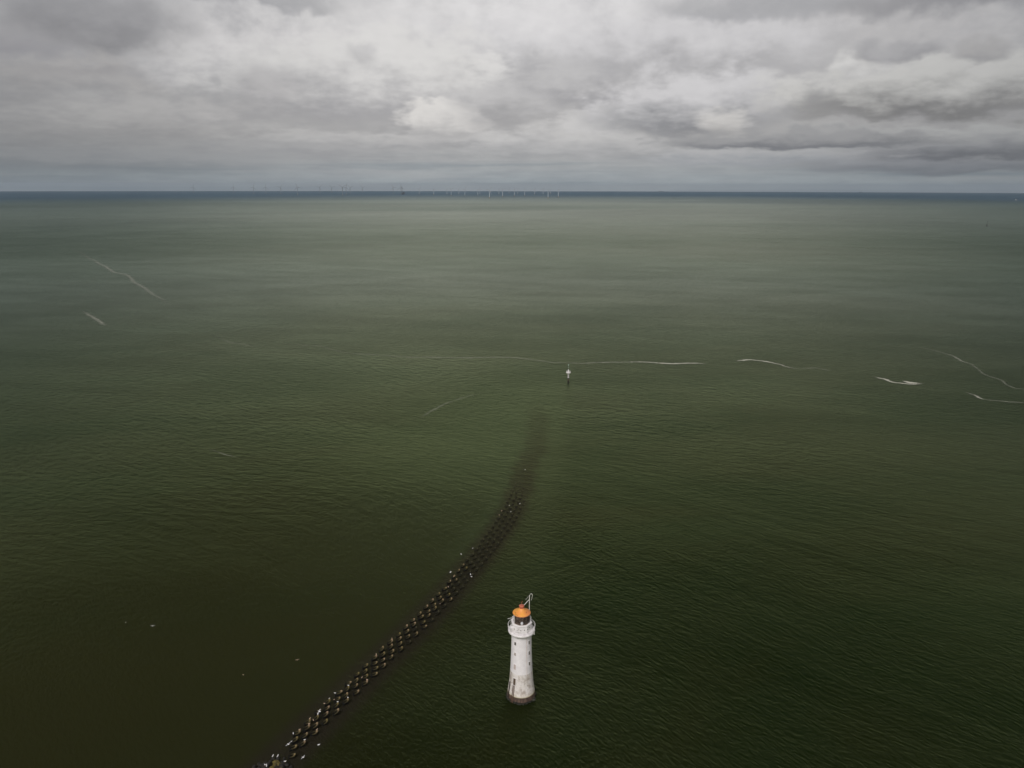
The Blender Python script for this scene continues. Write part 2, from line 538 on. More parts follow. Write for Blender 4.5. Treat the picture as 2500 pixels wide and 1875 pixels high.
me.loops.add(nq * 4 + nf * 3)
me.loops.foreach_set('vertex_index', np.concatenate([q4.ravel(), fan.ravel()]))
me.polygons.add(nq + nf)
me.polygons.foreach_set('loop_start', np.concatenate([np.arange(nq) * 4, nq * 4 + np.arange(nf) * 3]))
me.update(calc_edges=True)
me.polygons.foreach_set('use_smooth', [True] * (nq + nf))
at_ = me.color_attributes.new('water', 'FLOAT_COLOR', 'POINT')
cc = np.stack([reef, calm, shoal, tongue], 1)
cc = np.concatenate([[[0, 0, 0, 0]], cc])
at_.data.foreach_set('color', cc.ravel().astype(np.float32))
if me.polygons[len(me.polygons) // 2].normal.z < 0:
    me.flip_normals()

def g_abs(q, v):
    return q.m('ABSOLUTE', v)
def g_fac(q, f):
    return q.sub(q.mul(f, 1.03), .012)
def f_sea(q, p, out):
    pos = q.n('ShaderNodeNewGeometry').outputs['Position']
    x, y, z = q.sep(pos)
    att = q.n('ShaderNodeAttribute', attribute_name='water')
    reef, calm, shoal = q.sep(att.outputs['Color'])
    tong = att.outputs['Alpha']
    flat = q.xyz(x, y, 0)
    rad = q.m('SQRT', q.add(q.mul(x, x), q.mul(y, y)))
    # silt and depth patches, with cloud shadow painted into the same colour noise
    w1 = q.noise(q.aniso(flat, 15, 170, 90), 1, 6, .55, .6)
    w2 = q.noise(q.aniso(flat, 4, 1500, 900, (3.2, 1.7, 0)), 1, 6, .6, .5)
    w3 = q.noise(q.aniso(flat, -20, 50, 30), 1, 5, .6, .8)
    w4 = q.noise(q.aniso(flat, 2, 5200, 1900, (5.2, 3.7, 0)), 1, 5, .55, .3)
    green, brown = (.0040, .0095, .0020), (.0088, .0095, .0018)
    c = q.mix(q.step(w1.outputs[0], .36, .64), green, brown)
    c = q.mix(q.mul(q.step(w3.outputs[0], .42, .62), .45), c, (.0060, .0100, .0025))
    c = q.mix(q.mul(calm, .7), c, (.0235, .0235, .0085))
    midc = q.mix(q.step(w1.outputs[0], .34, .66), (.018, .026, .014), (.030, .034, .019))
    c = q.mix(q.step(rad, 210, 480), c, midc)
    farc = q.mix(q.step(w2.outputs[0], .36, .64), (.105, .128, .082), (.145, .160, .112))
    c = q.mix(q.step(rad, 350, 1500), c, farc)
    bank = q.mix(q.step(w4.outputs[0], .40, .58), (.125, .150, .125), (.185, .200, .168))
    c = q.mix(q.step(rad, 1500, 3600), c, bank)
    # edge darkening painted into the water colour towards both sides of the view
    side_dim = q.m('DIVIDE', q.m('ABSOLUTE', q.sub(x, q.mul(y, .06))), q.add(q.m('ABSOLUTE', y), 220.))
    c = q.mix(q.mul(q.step(side_dim, .14, .62), q.step(rad, 200, 500)), c, q.mix(1, c, (.34, .40, .42), 'MULTIPLY'))
    c = q.mix(q.mul(tong, .75), c, (.038, .052, .024))
    c = q.mix(q.mul(shoal, .35), c, (.018, .015, .006))
    # deep blue water beyond the banks
    edge = q.add(rad, q.add(q.mul(q.sub(w4.outputs[0], .5), 7000), q.mul(q.step(g_abs(q, q.sub(x, q.mul(y, .1))), 1500, 6500), 2600)))
    c = q.mix(q.step(edge, 5000, 12500), c, (.006, .024, .042))
    c = q.mix(q.mul(reef, .85), c, (.0200, .0165, .0115))
    # waves: wind chop, ripples, and a long swell train bending round the banks
    warp = q.noise(q.aniso(flat, 0, 260, 260), 1, 2, .5)
    turn = q.n('ShaderNodeVectorMath', operation='MULTIPLY_ADD')
    q.put(turn.inputs[0], warp.outputs[1]); q.put(turn.inputs[1], (90, 90, 0)); q.put(turn.inputs[2], flat)
    wf = turn.outputs[0]
    chop = q.noise(q.aniso(wf, -62, 1.25, .62), 1, 4, .6, .3)
    chop2 = q.noise(q.aniso(wf, -46, 2.5, 1.3), 1, 4, .55, .3)
    chop3 = q.noise(q.aniso(wf, 20, 24, 11), 1, 4, .6, .7)
    swell = q.noise(q.aniso(wf, -38, 70, 10), 1, 3, .45, .1)
    patch = q.step(q.noise(q.aniso(flat, 0, 150, 90), 1, 3).outputs[0], .35, .65, .45, 1.)
    calmf = q.sub(1., q.mul(calm, .62))
    h = q.add(q.mul(q.mul(chop.outputs[0], .50), patch), q.mul(chop2.outputs[0], .42))
    h = q.add(h, q.mul(chop3.outputs[0], .30))
    h = q.mul(h, calmf)
    sw = q.step(x, -40, 160, .45, 1.)
    chop4 = q.noise(q.aniso(wf, -28, 6.5, 3.2), 1, 4, .6, .3)
    h = q.add(h, q.mul(q.mul(chop4.outputs[0], q.step(rad, 200, 420)), 1.5))
    h = q.add(h, q.mul(q.mul(swell.outputs[0], sw), .70))
    b = q.n('ShaderNodeBump')
    b.inputs['Strength'].default_value = 1.0
    b.inputs['Distance'].default_value = 1.0
    q.put(b.inputs['Height'], h)
    q.nt.nodes.remove(p)
    df = q.n('ShaderNodeBsdfDiffuse'); gl = q.n('ShaderNodeBsdfGlossy'); fr = q.n('ShaderNodeFresnel')
    fr.inputs['IOR'].default_value = 1.33
    for nd in (df, gl, fr): q.put(nd.inputs['Normal'], b.outputs[0])
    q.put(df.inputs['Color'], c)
    # turbid green water: what it mirrors is tinted as well
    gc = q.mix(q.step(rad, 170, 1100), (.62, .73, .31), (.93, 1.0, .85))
    gc = q.mix(q.mul(q.step(side_dim, .14, .62), q.step(rad, 200, 500)), gc, q.mix(1, gc, (.70, .76, .74), 'MULTIPLY'))  # same painted side darkening on the mirrored tint
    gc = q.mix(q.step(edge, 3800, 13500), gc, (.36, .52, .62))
    # slicks and rougher patches
    w5 = q.noise(q.aniso(flat, 12, 520, 300, (1.1, 4.2, 0)), 1, 5, .6, .8)
    w6 = q.noise(q.aniso(flat, 8, 2600, 1500, (7.1, 2.2, 0)), 1, 4, .55, .4)
    w7 = q.noise(q.aniso(flat, -12, 120, 40, (2.1, 3.2, 0)), 1, 5, .62, .6)
    gc = q.mix(1, gc, q.mix(q.step(w5.outputs[0], .32, .68), (.93, .93, .93), (1.06, 1.06, 1.06)), 'MULTIPLY')
    gc = q.mix(1, gc, q.mix(q.step(w6.outputs[0], .34, .62), (.86, .86, .86), (1.08, 1.08, 1.08)), 'MULTIPLY')
    gc = q.mix(1, gc, q.mix(q.step(w7.outputs[0], .32, .68), (.90, .90, .90), (1.08, 1.08, 1.08)), 'MULTIPLY')
    gc = q.mix(q.mul(reef, .75), gc, q.mix(1, gc, (.62, .54, .52), 'MULTIPLY'))
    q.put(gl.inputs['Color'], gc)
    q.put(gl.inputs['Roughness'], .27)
    mx = q.n('ShaderNodeMixShader')
    q.put(mx.inputs[0], q.m('MINIMUM', g_fac(q, fr.outputs[0]), .42))
    q.nt.links.new(df.outputs[0], mx.inputs[1]); q.nt.links.new(gl.outputs[0], mx.inputs[2])
    q.nt.links.new(mx.outputs[0], out.inputs['Surface'])
sea_mat = mat('sea_water', f_sea)
me.materials.append(sea_mat)
sea = bpy.data.objects.new('sea', me)
col.objects.link(sea)
tag(sea, kind='structure')

# ---------------------------------------------------------------- foam lines
def f_foam(q, p, out):
    at1 = q.n('ShaderNodeAttribute', attribute_name='foam')
    s_, e_, t_ = q.sep(at1.outputs['Color'])
    pos = q.n('ShaderNodeNewGeometry').outputs['Position']
    n1 = q.noise(pos, .22, 6, .7); n2 = q.noise(pos, 1.3, 5, .7)
    a = q.add(q.mul(n1.outputs[0], .8), q.mul(n2.outputs[0], .5))
    th = q.sub(.80, q.mul(s_, .36))
    a = q.step(q.add(a, q.mul(q.sub(e_, 1.), .75)), q.sub(th, .32), q.add(th, .18))
    a = q.mul(a, q.m('MINIMUM', q.add(q.mul(s_, .95), .02), 1.))
    q.put(p.inputs['Base Color'], (.52, .51, .43))
    q.put(p.inputs['Roughness'], .8)
    q.put(p.inputs['Alpha'], a)
foam_mat = mat('sea_foam', f_foam)
FO = [
 ([(186, 610), (215, 628), (238, 640), (262, 652), (275, 664), (292, 668), (312, 673), (326, 688), (345, 698), (362, 710), (380, 722), (400, 735), (425, 748)], 12.0, [.15, .28, .38, .46, .46, .4, .42, .42, .42, .4, .34, .2, 0]),
 ([(203, 756), (212, 766), (224, 775), (236, 783), (248, 791), (262, 796)], 9, [0, .42, .48, .5, .44, 0]),
 ([(520, 815), (560, 835), (600, 842), (640, 848)], 8, [0, .3, .3, 0]),
 ([(690, 838), (740, 843), (790, 846), (850, 862), (900, 866), (950, 869), (1000, 872), (1050, 872), (1100, 873), (1150, 873), (1200, 872), (1250, 873), (1285, 877), (1310, 881), (1350, 886),
   (1385, 887), (1420, 888), (1450, 886), (1490, 885), (1530, 885), (1565, 885), (1600, 887), (1635, 889), (1665, 888), (1700, 887), (1730, 888)], 5.0,
  [0, .35, .25, .3, .4, .35, .4, .5, .45, .5, .5, .5, .45, .45, .4, .4, .5, .55, .6, .55, .75, .8, .95, .85, .85, 0]),
 ([(1798, 882), (1815, 880), (1835, 879), (1855, 881), (1872, 883), (1890, 886), (1905, 890), (1915, 894), (1940, 899), (1965, 900), (1990, 899), (2012, 902), (2040, 907)], 3.4,
  [.3, 1, .95, .8, 1, .9, .6, .8, .4, .45, .5, .4, 0]),
 ([(2125, 918), (2145, 923), (2160, 926), (2172, 931), (2190, 934), (2210, 936), (2228, 937), (2250, 937)], 3.6, [0, .8, 1, .9, .9, .95, 1, 0]),
 ([(2200, 931), (2210, 932), (2222, 934), (2235, 935), (2248, 936), (2262, 937)], 4.6, [0, 1, 1.1, 1.1, .5, 0]),
 ([(2228, 845), (2255, 850), (2280, 856), (2305, 861), (2325, 867), (2340, 876), (2355, 884), (2370, 890), (2385, 903), (2400, 912), (2420, 920), (2440, 927), (2460, 939), (2480, 947), (2510, 952), (2560, 975)], 4.0,
  [0, .3, .4, .34, .4, .55, .5, .4, .34, .4, .4, .45, .3, .4, .4, .2]),
 ([(2358, 955), (2372, 962), (2388, 969), (2400, 974), (2430, 977), (2455, 979), (2480, 981), (2530, 985)], 3.4, [0, .5, .9, .6, .5, .55, .5, .3]),
 ([(1020, 1024), (1050, 1007), (1080, 990), (1110, 978), (1150, 964), (1180, 955)], 5.0, [0, .35, .35, .3, .25, 0]),
 ([(505, 1092), (535, 1103), (560, 1113), (580, 1121)], 2.4, [0, .35, .35, 0]),
 ([(2080, 693), (2115, 693), (2145, 692)], 8, [.2, .45, .2]),
 ([(2260, 515), (2300, 520), (2330, 528)], 40, [0, .4, 0]),
]
fb, fcol = MB(), []
rn = random.Random(4)
for pts, w, st in FO:
    P = [at(u, v, .06) for u, v in pts]
    Q, S = [], []
    for i in range(len(P) - 1):
        k = max(3, int((P[i + 1] - P[i]).length / 3))
        p0 = P[max(i - 1, 0)]; p3 = P[min(i + 2, len(P) - 1)]
        for j in range(k):
            t = j / k
            a, b_, c_, d_ = p0, P[i], P[i + 1], p3
            q_ = .5 * ((2 * b_) + (c_ - a) * t + (2 * a - 5 * b_ + 4 * c_ - d_) * t * t + (3 * b_ - a - 3 * c_ + d_) * t ** 3)
            Q.append(q_); S.append(st[i] * (1 - t) + st[i + 1] * t)
    wob = 0
    vs, n_ = [], len(Q)
    for i, p in enumerate(Q):
        t = (Q[min(i + 1, n_ - 1)] - Q[max(i - 1, 0)]); t.z = 0; t.normalize()
        nrm = Vector((-t.y, t.x, 0))
        wob = .9 * wob + rn.uniform(-.6, .6)
        for k, e_ in enumerate((-1, -.4, 0, .4, 1)):
            pp = p + nrm * (wob + e_ * w * .8)
            vs.append((pp.x, pp.y, sea_z(pp.x, pp.y) + .06))
            fcol.append((max(S[i] - .05, 0), 1 - abs(e_), 0, 1))
    fs = [(i * 5 + k, i * 5 + k + 1, (i + 1) * 5 + k + 1, (i + 1) * 5 + k) for i in range(n_ - 1) for k in range(4)]
    fb.add(vs, fs)
fo = fb.build('sea_foam', foam_mat, smooth=False)
ca = fo.data.color_attributes.new('foam', 'FLOAT_COLOR', 'POINT')
ca.data.foreach_set('color', np.array(fcol, np.float32).ravel())
tag(fo, 'thin broken lines of white foam drifting on the green sea', 'foam', kind='stuff')

# ---------------------------------------------------------------- lighthouse
BASE = at(1272.4, 1696.6)
LH = empty('lighthouse', BASE)
tag(LH, 'white round lighthouse with orange lantern roof, standing in the sea beside the breakwater', 'lighthouse')
def pol(adeg, r, z):   # angle measured from the side facing the camera, + to the right
    a = math.radians(adeg)
    return Vector((math.sin(a) * r, -math.cos(a) * r, z))
prof = [(3.62, -3), (3.48, 0), (3.36, .9), (3.29, 1.5), (3.20, 2.1), (3.09, 2.85), (2.97, 3.7), (2.87, 4.7), (2.77, 6.1), (2.66, 7.55), (2.58, 9.3), (2.51, 11.2),
        (2.45, 13.3), (2.41, 15.6), (2.40, 17.25)]
def rad_at(z):
    return float(np.interp(z, [p[1] for p in prof], [p[0] for p in prof]))
pr = []
for a, b in zip(prof[:-1], prof[1:]):
    pr += [(a[0] + (b[0] - a[0]) * k / 4, a[1] + (b[1] - a[1]) * k / 4) for k in range(4)]
pr.append(prof[-1])
MB().lathe(pr, 64).build('tower', tower_mat, LH)
MB().lathe([(2.40, 17.25), (2.52, 17.30), (2.62, 17.42), (2.95, 17.52), (3.10, 17.66), (3.20, 17.84), (3.21, 18.02), (3.14, 18.18), (2.98, 18.24), (2.30, 18.26)], 72).build('gallery', gallery_mat, LH)
# gallery railing: a hoop on stanchions
rl = MB()
rl.tube([pol(i * 5, 3.20, 19.42) for i in range(72)], .075, 6, True)
rl.tube([pol(i * 5, 3.20, 18.85) for i in range(72)], .022, 5, True)
for i in range(16):
    rl.tube([pol(i * 22.5 + 9, 3.17, 18.15), pol(i * 22.5 + 9, 3.20, 19.42)], .03, 5)
rl.build('railing', white_metal, LH)
# octagonal watch room wall with a thick coping
oc = math.radians(22.5) - math.radians(90) + math.radians(9)
mw = MB()
mw.lathe([(2.50, 18.26), (2.44, 19.95), (2.44, 20.02)], 8, rot=oc, cap0=False, cap1=False)
mw.lathe([(2.03, 20.0), (2.03, 19.3)], 8, rot=oc, cap0=False, cap1=False)
mw.build('watch_room_wall', gallery_mat, LH, smooth=False)
cp = MB()
cp.lathe([(2.03, 20.0), (2.50, 20.0), (2.55, 20.06), (2.55, 20.24), (2.50, 20.30), (2.05, 20.32), (2.03, 20.0)], 8, rot=oc, cap0=False, cap1=False)
cp.build('coping', gallery_mat, LH, smooth=False)
dk = MB(); dk.lathe([(2.02, 19.4), (2.02, 19.46), (1.0, 19.50)], 32, cap0=True); dk.build('lantern_floor', gallery_mat, LH)
for a, z in ((-47, 19.15), (-27, 18.95), (-5, 19.2), (16, 19.22), (33, 19.28), (52, 19.45)):
    ap = 2.47 * math.cos(math.radians(22.5))
    k = round((a - 9) / 45) * 45 + 9
    off = math.radians(a - k)
    c_ = pol(k, ap - .02, z) + Vector((math.cos(math.radians(k)), math.sin(math.radians(k)), 0)) * (math.tan(off) * ap)
    MB().box(c_, (.17, .12, .2), rz=math.radians(k)).build('vent', window_dark, LH, smooth=False)
# small white hood at the left of the gallery and a bracket at the right
MB().box(pol(-62, 2.62, 18.85), (.85, .6, 1.1), rz=math.radians(-62)).build('gallery_hood', gallery_mat, LH, smooth=False)
bb = MB(); bb.box(pol(68, 3.22, 17.75), (.28, .16, .62), rz=math.radians(68)); bb.box(pol(68, 3.08, 18.32), (.5, .4, .16), rz=math.radians(68))
bb.build('bracket', white_metal, LH, smooth=False)
bb = MB(); bb.tube([pol(-112, 2.4, 20.6), pol(-100, 3.35, 20.5)], .05, 6); bb.tube([pol(-112, 2.4, 20.2), pol(-112, 2.4, 20.9)], .06, 6)
bb.build('arm', white_metal, LH)
# taller pieces of wall behind the lantern
for a, w_, hgt in ((118, 1.0, .75), (-128, .9, .55)):
    MB().box(pol(a, 2.2, 20.3 + hgt / 2), (w_, .34, hgt), rz=math.radians(a)).build('rear_upstand', gallery_mat, LH, smooth=False)
# lantern
LN = MB().lathe([(1.90, 19.46), (1.90, 19.75), (1.86, 19.8), (1.86, 22.40), (1.95, 22.46)], 32).build('lantern', glass_mat, LH)
lt = MB()
NB = 16
for k in range(NB):
    a0, a1 = k * 360 / NB, (k + 1) * 360 / NB
    for z0, z1 in ((19.8, 21.1), (21.1, 22.4)):
        lt.tube([pol(a0, 1.89, z0), pol(a1, 1.89, z1)], .035, 4)
        lt.tube([pol(a1, 1.89, z0), pol(a0, 1.89, z1)], .035, 4)
    lt.tube([pol(a0, 1.90, 19.8), pol(a0, 1.90, 22.4)], .028, 4)
for z in (19.8, 21.1, 22.35):
    lt.tube([pol(i * 11.25, 1.89, z) for i in range(32)], .04, 4, True)
lt.build('glazing_bars', dark_metal, LN, smooth=False)
lp = MB(); lp.lathe([(.22, 20.3), (.34, 20.5), (.36, 20.9), (.2, 21.3), (.12, 21.6)], 16, c=(0.05, -1.66)); lp.build('lamp', lamp_mat, LN)
wp = MB()
for a in (-66, -60): wp.tube([pol(a, 2.0, 19.6), pol(a, 2.0, 22.4)], .06, 6)
wp.build('pipe', white_metal, LN)
yt = MB()
for a in (-62, -50, -38, -18, 3, 22, 40):
    yt.box(pol(a, 1.96, 20.12), (.09, .08, .5), rz=math.radians(a))
yt.tube([pol(a, 1.99, 20.38) for a in range(-66, 49, 6)], .02, 4)
yt.build('grab_rail', yellow_paint, LN, smooth=False)
# roof
RF = MB().lathe([(1.9, 22.42), (2.10, 22.44), (2.15, 22.52), (2.12, 22.62), (1.70, 22.86), (1.30, 23.07), (1.0, 23.24), (.78, 23.42), (.62, 23.62), (.54, 23.74)], 64).build('roof', roof_mat, LH)
MB().lathe([(.52, 23.70), (.53, 24.05), (.60, 24.16), (.63, 24.26), (.61, 24.40), (.50, 24.46), (.2, 24.5)], 40).build('roof_cap', cap_mat, RF)
an = MB()
an.tube([(0, 0, 24.45), (.03, 0, 25.1), (.10, .02, 25.75)], [.035, .025, .012], 5)
an.tube([(-.02, 0, 24.9), (-.18, .02, 25.35)], .012, 4); an.tube([(.04, 0, 25.2), (.22, 0, 25.5)], .010, 4)
an.build('lightning_rod', cap_mat, RF)
for a, r_, z in ((-62, 1.75, 22.95), (-50, 1.95, 22.80), (-34, 2.02, 22.72), (48, 1.45, 23.1), (-44, 1.98, 22.7)):
    MB().tube([pol(a, r_, z - .15), pol(a, r_, z + .1), pol(a + 4, r_ - .1, z + .18)], .035, 5).build('roof_hook', rust_metal, RF)
# swan-neck davit behind the roof
px_ = 1.85; py_ = 1.35
dv = MB()
dv.tube([(px_, py_, 20.2), (px_, py_, 24.5), (px_, py_, 25.95), (px_ + .05, py_, 26.3), (px_ + .2, py_, 26.58), (px_ + .42, py_, 26.7), (px_ + .62, py_, 26.58), (px_ + .70, py_, 26.35)],
        [.085, .085, .08, .075, .07, .065, .06, .05], 10)
dv.tube([(px_ + .70, py_, 26.35), (px_ + .64, py_, 25.8), (px_ + .5, py_, 25.1), (px_ + .42, py_, 24.9)], [.05, .04, .03, .02], 6)
dv.tube([(px_, py_, 25.25), (.55, py_ * .4, 24.15)], .06, 7)
dv.tube([(px_ - .05, py_, 26.25), (.95, py_ * .6, 25.4)], .018, 5)
dv.build('davit', white_metal, LH)
# windows
def window(adeg, z, w_, h_, m_=window_dark, name='window'):
    r_ = rad_at(z)
    sl = (rad_at(z + h_ / 2) - rad_at(z - h_ / 2))
    t = pol(adeg, sl, 0)
    o = MB().box(pol(adeg, r_ - .05 - 0 * sl, z) - t / 2, (w_, .16, h_), rz=math.radians(adeg), tx=(t.x, t.y)).build(name, m_, LH, smooth=False)
    fr = MB()
    rr = r_ + .02
    ca_, sa_ = math.cos(math.radians(adeg)), math.sin(math.radians(adeg))
    right = Vector((ca_, sa_, 0))
    for s_ in (-1, 1):
        p0 = pol(adeg, rr - sl / 2, z - h_ / 2) + right * s_ * (w_ / 2 + .035)
        p1 = pol(adeg, rr + sl / 2, z + h_ / 2) + right * s_ * (w_ / 2 + .035)
        fr.tube([p0, p1], .04, 4)
    for s_ in (-1, 1):
        zc = z + s_ * (h_ / 2 + .03)
        fr.tube([pol(adeg, rr + s_ * sl / 2, zc) - right * (w_ / 2 + .06), pol(adeg, rr + s_ * sl / 2, zc) + right * (w_ / 2 + .06)], .045, 4)
    fr.build('frame', gallery_mat, o, smooth=False)
    return o
for z in (15.55, 12.80, 9.95):
    window(47, z, .42, .92)
o = window(-38, 15.45, .44, .80)
patched = simple('patched_opening', (.46, .39, .35), (.20, .15, .12), 2.6, .7)
o = window(-38, 12.65, .42, .75, patched); o['label'] = 'half boarded window with rusty stains'
o = window(-38, 9.2, .55, 1.35, simple('blocked_opening', (.55, .48, .46), (.42, .33, .31), 2.6, .7)); o['label'] = 'blocked up window under peeling white paint'
D_ = window(-36, 5.35, .66, 1.75, door_mat, 'door')
# lightning conductor down the right front
cd = MB(); cd.tube([pol(29.5, rad_at(z) + .015, z) for z in np.linspace(17.2, 7.0, 16)], .035, 5)
cd.build('conductor', simple('rusty_conductor', (.50, .34, .27), (.60, .50, .45), 1.3, .7), LH)
cd = MB(); cd.tube([pol(-21, 2.47, 18.3), pol(-21, 2.47, 19.0), pol(-20, 2.5, 19.9)], .025, 4); cd.tube([pol(-19, 3.22, 17.9), pol(-19, 3.0, 17.5), pol(-19, 2.44, 17.2), pol(-19, 2.43, 16.9)], .03, 4)
cd.build('cable', simple('grey_cable', (.3, .29, .29), (.4, .39, .39), 2, .6), LH)
# access ladder from the door to the water, and an old fender timber further left
ld = MB()
zs = np.linspace(4.45, -.6, 16)
for da in (-3.6, 3.6):
    ld.tube([pol(-37.5 + da - (4.45 - z) * .4, rad_at(z) + .16, z) for z in zs], .075, 5)
for z in np.linspace(4.3, -.4, 20):
    a_ = -37.5 - (4.45 - z) * .4
    ld.tube([pol(a_ - 3.6, rad_at(z) + .16, z), pol(a_ + 3.6, rad_at(z) + .16, z)], .03, 4)
ld.build('ladder', rust_metal, LH)
ft = MB()
ft.tube([pol(-66 + (4.6 - z) * .6, rad_at(z) + .12, z) for z in np.linspace(4.6, -.6, 12)], .13, 6)
ft.build('fender_timber', dark_metal, LH)
# fringe of weed and stone at the waterline
rr_ = random.Random(7)
wd = MB()
for i in range(150):
    a_ = rr_.uniform(0, 360); z = rr_.uniform(-.15, .32)
    s_ = rr_.uniform(.12, .3)
    wd.blob(pol(a_, rad_at(z) + .04, z), (s_, s_, s_ * .55), 6, 4, jit=.35, rnd=rr_)
wd.build('weed_fringe', weed_black, LH)
rk = MB().blob((0, 0, 0), (.9, .5, .4), 9, 6, jit=.2, rnd=rr_).build('rock', weed_black)
rk.location = at(1300, 1708, .05)
tag(rk, 'dark wet rock awash at the right foot of the white lighthouse', 'rock')

# ---------------------------------------------------------------- marker beacon out at the end of the reef
bp = at(1387.3, 935)
BC = empty('beacon', bp)
BC.scale = (.84, .84, .86)
tag(BC, 'small white and black sea beacon with platform, standing beyond the end of the breakwater', 'beacon')
s_ = 1.0
def f_post(q, p, out):
    o = q.n('ShaderNodeTexCoord').outputs['Object']; x, y, z = q.sep(o)
    n = q.noise(o, 2, 5, .6)
    c = q.mix(q.step(q.add(z, q.mul(n.outputs[0], .5)), 4.1, 4.3), (.010, .008, .006), (.50, .47, .47))
    band = q.mul(q.step(z, 2.0, 2.15), q.step(z, 2.95, 2.8))
    c = q.mix(band, c, (.11, .075, .035))
    q.put(p.inputs['Base Color'], c); q.put(p.inputs['Roughness'], .7)
post_mat = mat('beacon_post_paint', f_post)
MB().lathe([(.75, -3), (.72, 0), (.70, 1.8), (.46, 2.0), (.44, 3.0), (.62, 3.2), (.62, 4.2), (.48, 4.4), (.62, 6.2), (.82, 7.4)], 20).build('post', post_mat, BC)
MB().lathe([(.82, 7.4), (1.5, 7.5), (1.75, 7.62), (1.75, 8.35), (1.66, 8.4), (.4, 8.42)], 24).build('platform', white_metal, BC)
rl = MB()
rl.tube([pol(i * 20, 1.55, 9.3) for i in range(18)], .04, 5, True)
for i in range(8): rl.tube([pol(i * 45, 1.6, 8.38), pol(i * 45, 1.55, 9.3)], .035, 4)
rl.build('railing', white_metal, BC)
MB().lathe([(.5, 8.42), (.45, 9.6), (.15, 10.2)], 12).build('lamp_post', white_metal, BC)
ms = MB(); ms.lathe([(.05, 10.1), (.04, 13.4)], 6)
ms.build('mast', simple('grey_mast', (.2, .24, .22), (.25, .3, .28), 2, .5), BC)
gm_ = (simple('pale_green_topmark', (.42, .55, .50), (.36, .48, .44), 2, .5))
MB().blob((0, 0, 13.5), (.42, .42, .34), 10, 8).build('topmark', gm_, BC)
MB().blob((.15, 0, 11.9), (.26, .26, .2), 8, 6).build('signal_lamp', gm_, BC)

# ---------------------------------------------------------------- navigation buoy far right
Bq = empty('navigation_buoy', at(2409, 552))
tag(Bq, 'dark navigation buoy with tall thin mast, far out on the right', 'buoy')
MB().lathe([(1.2, -1.5), (2.4, -.4), (2.6, .8), (2.3, 1.6), (1.1, 2.2), (.9, 4.4), (.5, 4.8)], 20).build('float', buoy_paint, Bq)
fm = MB()
for k in range(3):
    fm.tube([pol(k * 120, 1.0, 2.0), pol(k * 120, .35, 13.6)], .14, 5)
for z in (6., 8.5, 11.): fm.tube([pol(i * 40, 1.0 - .65 * (z - 2) / 11.6, z) for i in range(9)], .08, 4, True)
fm.build('lattice_mast', buoy_paint, Bq)
MB().lathe([(1.2, 13.6), (1.1, 14.6), (.2, 17.0)], 14).build('topmark', buoy_paint, Bq)

# ---------------------------------------------------------------- wind farm
def ordinal(n):
    return str(n) + ('th' if 10 < n % 100 < 14 else {1: 'st', 2: 'nd', 3: 'rd'}.get(n % 10, 'th'))
def turbine(hub, blade, ang, yaw, tm=turbine_white):
    T = empty('wind_turbine')
    MB().lathe([(3.2, -40), (3.2, 12)], 14).build('foundation', yellow_paint, T)
    MB().lathe([(3.3, 12), (3.0, hub * .55), (2.4, hub - 2)], 16).build('tower', tm, T)
    MB().box((0, -1, hub), (4.2, 12, 4.2)).build('nacelle', tm, T, smooth=False)
    r_ = MB(); r_.lathe([(2.1, 0), (1.9, 2.0), (.6, 3.6)], 12)
    ro = r_.build('rotor', tm, T)
    ro.location = (0, -7, hub); ro.rotation_euler = (math.pi / 2, 0, 0)
    for k in range(3):
        a = ang + k * 2 * math.pi / 3
        R2 = Matrix.Rotation(a, 3, 'Z')
        vs, fs = [], []
        pf = [(0, 1.2, .8), (.08, 1.3, .7), (.2, 2.2, .45), (.5, 1.5, .3), (.8, .9, .2), (1, .35, .08)]
        for t, w_, th in pf:
            for sx, sz in ((-1, 0), (0, 1), (1, 0), (0, -1)):
                vs.append(R2 @ Vector((sx * w_, 1 + t * blade, 1 + sz * th)))
        for i in range(len(pf) - 1):
            for j in range(4):
                j2 = (j + 1) % 4
                fs.append((i * 4 + j, i * 4 + j2, (i + 1) * 4 + j2, (i + 1) * 4 + j))
        fs.append((3, 2, 1, 0)); fs.append(tuple(len(vs) - 4 + i for i in range(4)))
        MB().add(vs, fs).build('blade', tm, ro, smooth=False)
    T.rotation_euler.z = yaw
    return T

def copy_tree(o, parent=None):
    c = o.copy(); col.objects.link(c); c.parent = parent
    for ch in [x for x in o.children]:
        copy_tree(ch, c)
    return c
HZ = lambda u: 463.6 + 4.3 * u / 2500
# (u, base v or None, hub height)   None: beyond the horizon, given by distance in km
WT = [(472, 17, 1), (570, 16, 1), (619, 14.2, 1), (649, 15.2, 1), (685, 14.2, 1), (726, 11.6, 1), (781, 15.5, 1), (810, 16.5, 1), (836, 11.0, 1), (845, 12.5, 1), (855, 15, 1),
      (885, 18, 1), (960, 14.5, 1), (979, 13.5, 1),
      (1023.5, 475, 0), (1059, 476, 0), (1091, 13, 0), (1101.5, 478, 0), (1120, 474, 0), (1135, 477.5, 0), (1166.5, 477, 0), (1171.5, 13.5, 0), (1195, 484, 0), (1218, 475, 0), (1227, 480.5, 0),
      (1243, 473, 0), (1255.6, 479, 0), (1264, 474, 0), (1281, 478, 0), (1305, 476, 0), (1326, 475, 0), (1338, 484, 0), (1344, 473.6, 0), (1363, 481.5, 0)]
rt = random.Random(11)
protoA = turbine(86, 53, .3, .3)
protoB = turbine(112, 80, .9, .3, turbine_shaded)
usedA = usedB = False
